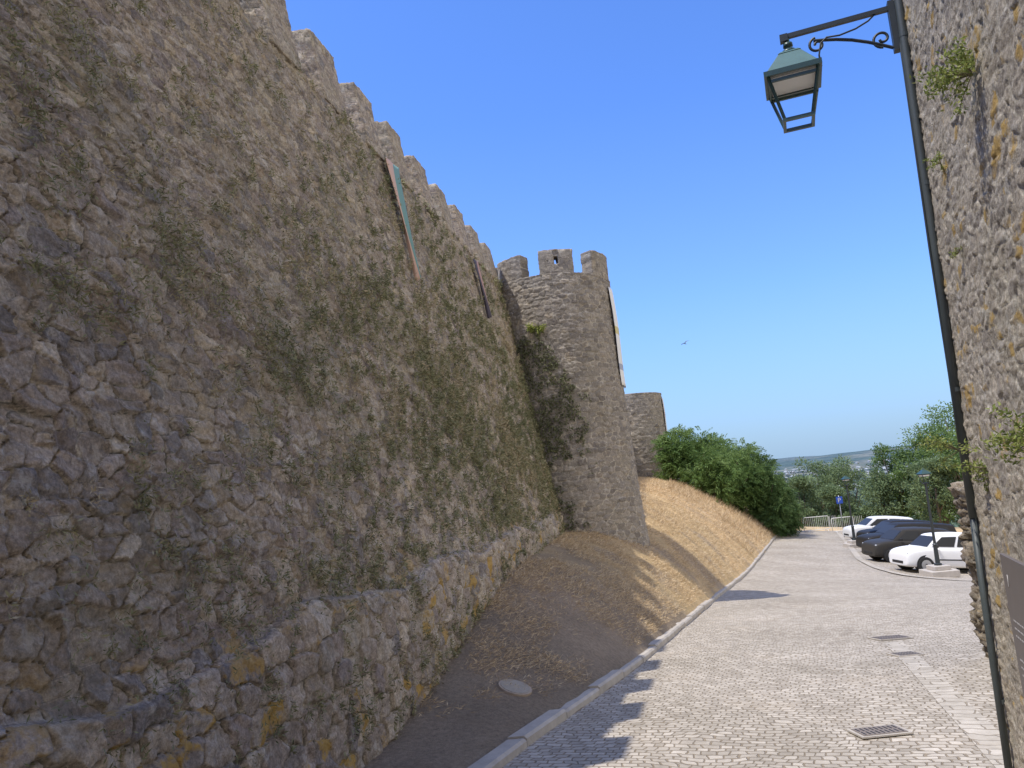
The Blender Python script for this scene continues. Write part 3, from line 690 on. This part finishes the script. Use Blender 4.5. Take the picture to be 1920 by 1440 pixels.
n=len(wx); sz=2.2+3*rng.random(n)+wy/700; c0=np.stack([wx,wy,H(wx,wy)+sz*.5],-1)
m=8; bs=np.repeat(c0,m,0)+rdir(n*m)*np.repeat(sz,m)[:,None]*np.array([.5,.5,.35]); 
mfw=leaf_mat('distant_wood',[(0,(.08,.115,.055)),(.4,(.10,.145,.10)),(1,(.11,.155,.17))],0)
leaves('distant_woodland',bs,rdir(n*m),np.repeat(sz,m)*.55,np.repeat(sz,m)*.45,mfw,np.clip(rng.random(n*m)*.3+np.repeat(wy,m)/2800,0,1),kind='stuff',label='scattered distant woodland in the valley',category='woodland')  # tone shifts to blue-grey with distance, haze painted into the leaves
mh=simple('distant_house_plaster',(.34,.36,.37),.9,var=.2,scale=.01)
b=MB()
for k in range(520):
    y=900+2600*rng.random(); a=.30+.28*rng.random(); x=a*y
    if fbm(np.array([x/300]),np.array([y/300]),0,55,2)[0]<.54: continue
    z=Hf(x,y); sx,sy,sz=6+9*rng.random(),6+6*rng.random(),3+4*rng.random()
    Mr=Matrix.Rotation(rng.random()*3,3,'Z')
    b.box((x,y,z+sz/2),(sx,sy,sz),Mr); b.box((x,y,z+sz+1),(sx*1.05,sy*1.05,2),Mr,taper=.4)
b.ob('distant_town',mh,kind='stuff',label='pale houses of a far off town',category='town')
# ------------------------------------------------------------------ cars
mty=simple('tyre_rubber',(.02,.02,.02),.8); mrim=simple('wheel_rim',(.42,.43,.45),.35,metal=.5,var=.1)
mgls,nt,P=newmat('car_glass'); P.inputs['Base Color'].default_value=(.035,.036,.037,1); P.inputs['Roughness'].default_value=.3; P.inputs['Specular IOR Level'].default_value=.12
mpl=simple('black_plastic',(.03,.03,.032),.6,spec=.2); mhl=simple('headlight_glass',(.45,.46,.48),.1,var=.1); mtl=simple('tail_light_glass',(.35,.02,.015),.15,var=.1)
def frame_at(x,y,fwd,lift=.01):
    e=.8 if lift==.01 else .15; nx_=Hf(x-e,y)-Hf(x+e,y); ny_=Hf(x,y-e)-Hf(x,y+e); n=Vector((nx_,ny_,2*e)).normalized()
    f=Vector((fwd[0],fwd[1],0)); f=(f-n*f.dot(n)).normalized(); l=n.cross(f)
    return Matrix(((f.x,l.x,n.x,x),(f.y,l.y,n.y,y),(f.z,l.z,n.z,Hf(x,y)+lift),(0,0,0,1)))
def car(x,y,fwd,paint,label,L=3.9,Wd=1.66,Ht=1.45,estate=False,belt=.93):
    E=empty('parked_car',frame_at(x,y,fwd),label=label,category='car',group='cars parked beside the cobbled road')
    X_=lambda s:L*(.5-s); w=Wd/2
    st=[(0,.26,.56,.80),(.004,.22,.66,.85),(.02,.2,.76,.92),(.06,.19,.83,.97),(.13,.18,.89,1.0),(.22,.18,.94,1.015),(.35,.18,belt+.01,1.02),(.5,.18,belt+.02,1.02),(.75,.18,belt+.04,1.02),(.90,.18,belt+.05,1.0),(.965,.2,belt+.03,.98),(.99,.25,.86,.96),(1,.28,.64,.93)]
    rg=[]
    for s_,zb,zt,wf in st:
        ww=w*wf; hf=[( -ww*.80,zb),(-ww*.97,zb+.04),(-ww,zb+(zt-zb)*.35),(-ww*1.0,zb+(zt-zb)*.6),(-ww*.985,zb+(zt-zb)*.88),(-ww*.92,zt),(-ww*.5,zt+.03),(0,zt+.04)]
        full=hf+[(-a,b_) for a,b_ in hf[-2::-1]]
        rg.append([(X_(s_),a,b_) for a,b_ in full])
    b=MB(); b.rings(rg); b.ob('body',paint,E,smooth=True,subsurf=2)
    xa,xb=.21,.36; xc,xd=(.95,.985) if estate else (.89,.97)
    wb_,wt_=w*.93,w*.74; zb_,zt_=belt-.04,Ht
    def gp(s_,t_,side,o=0):
        xf=xa+(xb-xa)*t_; xr=xd+(xc-xd)*t_; xx=xf+(xr-xf)*s_
        bow=.05*(1-(2*s_-1)**2)
        return (X_(xx),side*(wb_+(wt_-wb_)*t_+bow*.8-.04+o),zb_+(zt_-zb_-.05*(2*s_-1)**2)*t_)
    S_=[0,.12,.25,.5,.75,.9,1]
    rg=[]
    for t_,sh,zo in((0,0,0),(.4,0,0),(.8,0,0),(.93,-.02,0),(1.0,-.09,.0),(1.0,-.3,.035)):
        pts=[gp(s_,t_,-1,sh) for s_ in S_]+[gp(s_,t_,1,sh) for s_ in S_[::-1]]
        cx_=(pts[0][0]+pts[len(S_)-1][0])/2; k2=1+sh*.25
        rg.append([(cx_+(a-cx_)*k2,b2,c2+zo) for a,b2,c2 in pts])
    b=MB(); b.rings(rg); b.ob('cabin',paint,E,smooth=True,bevel=.012)
    sp=[(.05,.36),(.40,.66),(.70,.92)]
    for side in(-1,1):
        for qi,(s0,s1) in enumerate(sp):
            g=MB(); t0,t1=.16,.82; nn_=5
            lo=[gp(s0+(s1-s0)*k/nn_,t0,side,.012) for k in range(nn_+1)]; hi=[gp((s0+(.05 if qi==0 else 0))+(s1-(.05 if qi==2 else 0)-s0-(.05 if qi==0 else 0))*k/nn_,t1,side,.012) for k in range(nn_+1)]
            g.add(lo+hi,[(k,k+1,nn_+2+k,nn_+1+k) for k in range(nn_)]); g.ob('side_window',mgls,E,smooth=True)
        g=MB(); g.box((X_(.29),side*(w+.07),belt+.07),(.11,.15,.11)); g.ob('mirror',mpl,E,bevel=.03)
        g=MB(); g.box((X_(.035),side*w*.68,.68),(.16,.30,.13)); g.ob('headlight',mhl,E,bevel=.04)
        g=MB(); g.box((X_(.983),side*w*.78,.84),(.09,.18,.24)); g.ob('tail_light',mtl,E,bevel=.03)
        g=MB(); g.box((X_(.5),side*(w*1.0+.012),.50),(L*.36,.02,.045)); g.ob('side_trim',mpl,E)
        for s_ in(.185,.80):
            g=MB(); g.tube([(X_(s_),side*(w*.70),.32),(X_(s_),side*(w*1.0+.004),.32)],.345,28); g.ob('wheel_arch',mpl,E)
            We=MB(); We.tube([(X_(s_),side*(w-.2),.3),(X_(s_),side*(w-.185),.3),(X_(s_),side*(w+.005),.3),(X_(s_),side*(w+.018),.3)],[.27,.3,.3,.275],28)
            Wo=We.ob('wheel',mty,E,smooth=False)
            g=MB(); g.tube([(X_(s_),side*(w),.3),(X_(s_),side*(w+.022),.3)],.19,20)
            g.ob('rim',mrim,Wo)
            g=MB(); g.tube([(X_(s_),side*(w+.02),.3),(X_(s_),side*(w+.028),.3)],.05,12); g.ob('hub_cap',mty,Wo)
    for (s_,nm,dx_) in((0,'windscreen',.016),(1,'rear_window',-.016)):
        g=MB()
        q4=[gp(s_,.14,-1,-.05),gp(s_,.14,1,-.05),gp(s_,.86,1,-.05),gp(s_,.86,-1,-.05)]
        g.add([(a+dx_,b2,c2+.008) for a,b2,c2 in q4],[(0,1,2,3)]); g.ob(nm,mgls,E)
    g=MB(); g.box((X_(.004),0,.36),(.05,w*1.0,.10)); g.ob('grille',mpl,E,bevel=.01)
    g=MB(); g.box((X_(1.003),0,.62),(.02,.5,.11)); g.ob('number_plate',mwhite,E)
def paintm(n,c,r=.5,spec=.3): return simple(n,c,r,var=.04,coat=.0,spec=spec)
pw=paintm('white_car_paint',(.78,.78,.77)); pd=paintm('dark_grey_car_paint',(.045,.042,.038),.45,.12); pb=paintm('black_car_paint',(.028,.026,.024),.45,.12); ps=paintm('silver_white_car_paint',(.66,.66,.65))
car(16.2,30.0,(-.999,.0),pw,'white hatchback parked on cobbles',L=3.65,Ht=1.47)
car(17.0,34.2,(-.999,.02),pd,'dark grey hatchback parked between other cars',L=3.7,Ht=1.47)
car(19.1,38.6,(-.99,.05),pb,'black estate car parked in the row',L=4.5,Ht=1.50,estate=True,Wd=1.74)
car(20.9,43.0,(-.99,.05),pb,'black car in the parking row',L=4.2,Ht=1.46,Wd=1.72)
car(21.9,47.2,(-.99,.08),ps,'white car at the end of the parking row',L=4.2,Ht=1.50,Wd=1.72)
# ------------------------------------------------------------------ street lamps on stone blocks
mblk=simple('lamp_base_stone',(.46,.42,.37),.9,var=.2,scale=8,bump=.5)
def street(x,y,label):
    z=Hf(x,y)
    B=empty('stone_block',Matrix.Translation((x,y,z)),label='pale stone block carrying a lamp post',category='stone block',group='stone blocks under lamp posts')
    g=MB(); g.box((0,0,.11),(1.0,.95,.24)); g.ob('lower_step',mblk,B,bevel=.02); g=MB(); g.box((0,0,.31),(.6,.6,.16)); g.ob('upper_step',mblk,B,bevel=.02)
    E=empty('street_lamp',Matrix.Translation((x,y,z+.39)),label=label,category='street lamp',group='street lamps beside the parking area')
    g=MB(); g.tube([(0,0,0),(0,0,.06),(0,0,.08),(0,0,.7),(0,0,.74),(0,0,.8),(0,0,2.9),(0,0,2.95),(0,0,3.0)],[.13,.13,.08,.07,.09,.05,.036,.06,.04],12); g.ob('post',mdark,E,smooth=False)
    g=MB()
    for sx in(-1,1):
        for sy in(-1,1): g.tube([(sx*.08,sy*.08,3.0),(sx*.15,sy*.15,3.32)],.012,4)
    g.fr((0,0,3.0),-.02,.09,.01,.09); g.fr((0,0,3.0),.31,.17,.34,.17); g.ob('lantern_frame',mdark,E)
    g=MB(); g.fr((0,0,3.34),.0,.2,.15,.05); g.fr((0,0,3.34),.15,.03,.22,.01); g.ob('lantern_roof',mgreen,E)
    g=MB(); g.fr((0,0,3.0),.25,.12,.30,.14); g.ob('lamp_diffuser',mdiff,E)
street(15.0,28.2,'black lamp post with lantern beside white parked car')
street(18.0,42.0,'black lamp post with lantern beside black parked cars')
mblue=simple('sign_blue',(.01,.07,.42),.4,var=.05); mgal=simple('galvanised',(.38,.39,.40),.4,metal=.6,var=.15)
x,y=20.8,50.0; S2=empty('parking_sign',Matrix.Translation((x,y,Hf(x,y))),label='blue parking sign on a thin metal post',category='sign')
g=MB(); g.tube([(0,0,0),(0,0,2.75)],.03,10); g.ob('post',mgal,S2,smooth=True)
g=MB(); g.box((0,-.04,2.45),(.42,.02,.46)); g.ob('panel',mblue,S2,bevel=.004)
o=text('P',.42,(0,0,0),S2,mwhite,'letter'); o.rotation_euler=(math.pi/2,0,0); o.location=(-.12,-.053,2.31)
def barrier(x,y,a,mat,label,Wb=2.4):
    E=empty('crowd_barrier',Matrix.Translation((x,y,Hf(x,y)))@Matrix.Rotation(a,4,'Z'),label=label,category='barrier',group='barriers closing the end of the road')
    g=MB(); h=Wb/2; g.tube([(-h,0,.15),(-h,0,1.0),(-h+.08,0,1.1),(h-.08,0,1.1),(h,0,1.0),(h,0,.15),(-h,0,.15)],.025,8); g.ob('frame',mat,E,smooth=True)
    g=MB()
    for k in range(17): xx=-h+.14*(k+1); g.tube([(xx,0,.15),(xx,0,1.1)],.011,6)
    g.ob('bars',mat,E)
    for s_ in(-1,1):
        g=MB(); g.tube([(s_*h*.75,-.28,0),(s_*h*.75,-.22,.12),(s_*h*.75,.22,.12),(s_*h*.75,.28,0)],.02,6); g.ob('foot',mat,E)
mwg=simple('white_barrier_paint',(.72,.70,.66),.5,var=.1); mor=simple('rusty_barrier_paint',(.45,.26,.15),.6,var=.2)
barrier(21.6,56.5,.0,mwg,'white metal crowd barrier across the road end',1.9); barrier(23.4,56.2,.12,mwg,'white metal crowd barrier across the road end',1.7)
barrier(19.3,56.5,-.1,mor,'rusty orange metal barrier beside the trees'); 
# ------------------------------------------------------------------ drains / manholes
mgrt=simple('cast_iron',(.20,.165,.135),.7,var=.3,scale=30)
def grate(x,y,w_,l_,label,name='drain_grate',mat=mgrt,ring=True):
    z=Hf(x,y); e=.3; sy=(Hf(x,y+e)-Hf(x,y-e))/(2*e); sx=(Hf(x+e,y)-Hf(x-e,y))/(2*e)
    Xv=Vector((math.cos(.05),math.sin(.05),0)); Xv.z=sx*Xv.x+sy*Xv.y; Xv.normalize(); Nv=Vector((-sx,-sy,1)).normalized(); Yv=Nv.cross(Xv)
    E=empty(name,Matrix(((Xv.x,Yv.x,Nv.x,x),(Xv.y,Yv.y,Nv.y,y),(Xv.z,Yv.z,Nv.z,z+.012),(0,0,0,1))),label=label,category='drain')
    g=MB(); g.box((0,0,0),(w_+.05,l_+.05,.012)); g.ob('surround',mk,E)
    g=MB(); g.box((0,0,.004),(w_,l_,.012)); g.ob('cover',mat,E)
    g=MB()
    n=int(w_/.035)
    for k in range(n):
        for r_ in(-1,1): g.box((-w_/2+.025+k*(w_-.05)/(n-1 if n>1 else 1),r_*l_*.23,.0105),(.01,l_*.34,.003))
    g.ob('slots',mpl,E)
grate(2.56,6.02,.34,.22,'rectangular iron drain grate in cobbles')
grate(4.93,10.8,.42,.32,'rectangular iron cover in cobbles'); grate(4.4,9.3,.26,.24,'small iron cover in cobbles')
g=MB(); g.tube([(0,0,-.02),(0,0,.004),(0,0,.006)],[.15,.15,.145],28)
E=empty('manhole_cover',frame_at(-.23,7.75,(1,0),.02),label='round grey manhole cover in the dirt strip',category='manhole cover'); g.ob('cover',simple('manhole_grey',(.33,.30,.25),.9,bump=.5,spec=.1),E)
g=MB(); g.tube([(0,0,-.05),(0,0,.0)],[.175,.17],28); g.ob('ring',simple('manhole_ring',(.37,.30,.23),.9),E)
# ------------------------------------------------------------------ bird
E=empty('swallow',Matrix.Translation((7.15,30,4.92))@Matrix.Rotation(-.5,4,'Y')@Matrix.Rotation(.5,4,'X'),label='dark swallow flying with spread wings',category='bird')
g=MB(); g.tube([(0,-.09,0),(0,-.05,.0),(0,0,0),(0,.06,0),(0,.1,0)],[.004,.018,.022,.014,.004],10)
g.add([(0,.04,.01),(.1,.05,.04),(.22,-.04,.02),(.09,-.0,.03),(0,-.03,.01)],[(0,1,2,3,4)]); g.add([(0,.04,.01),(-.1,.05,.04),(-.2,-.06,.06),(-.09,0,.03),(0,-.03,.01)],[(4,3,2,1,0)])
g.add([(0,-.07,0),(.04,-.18,0),(0,-.11,0),(-.04,-.18,0)],[(0,1,2,3)]); g.ob('bird_body',mdark,E)
print('done')
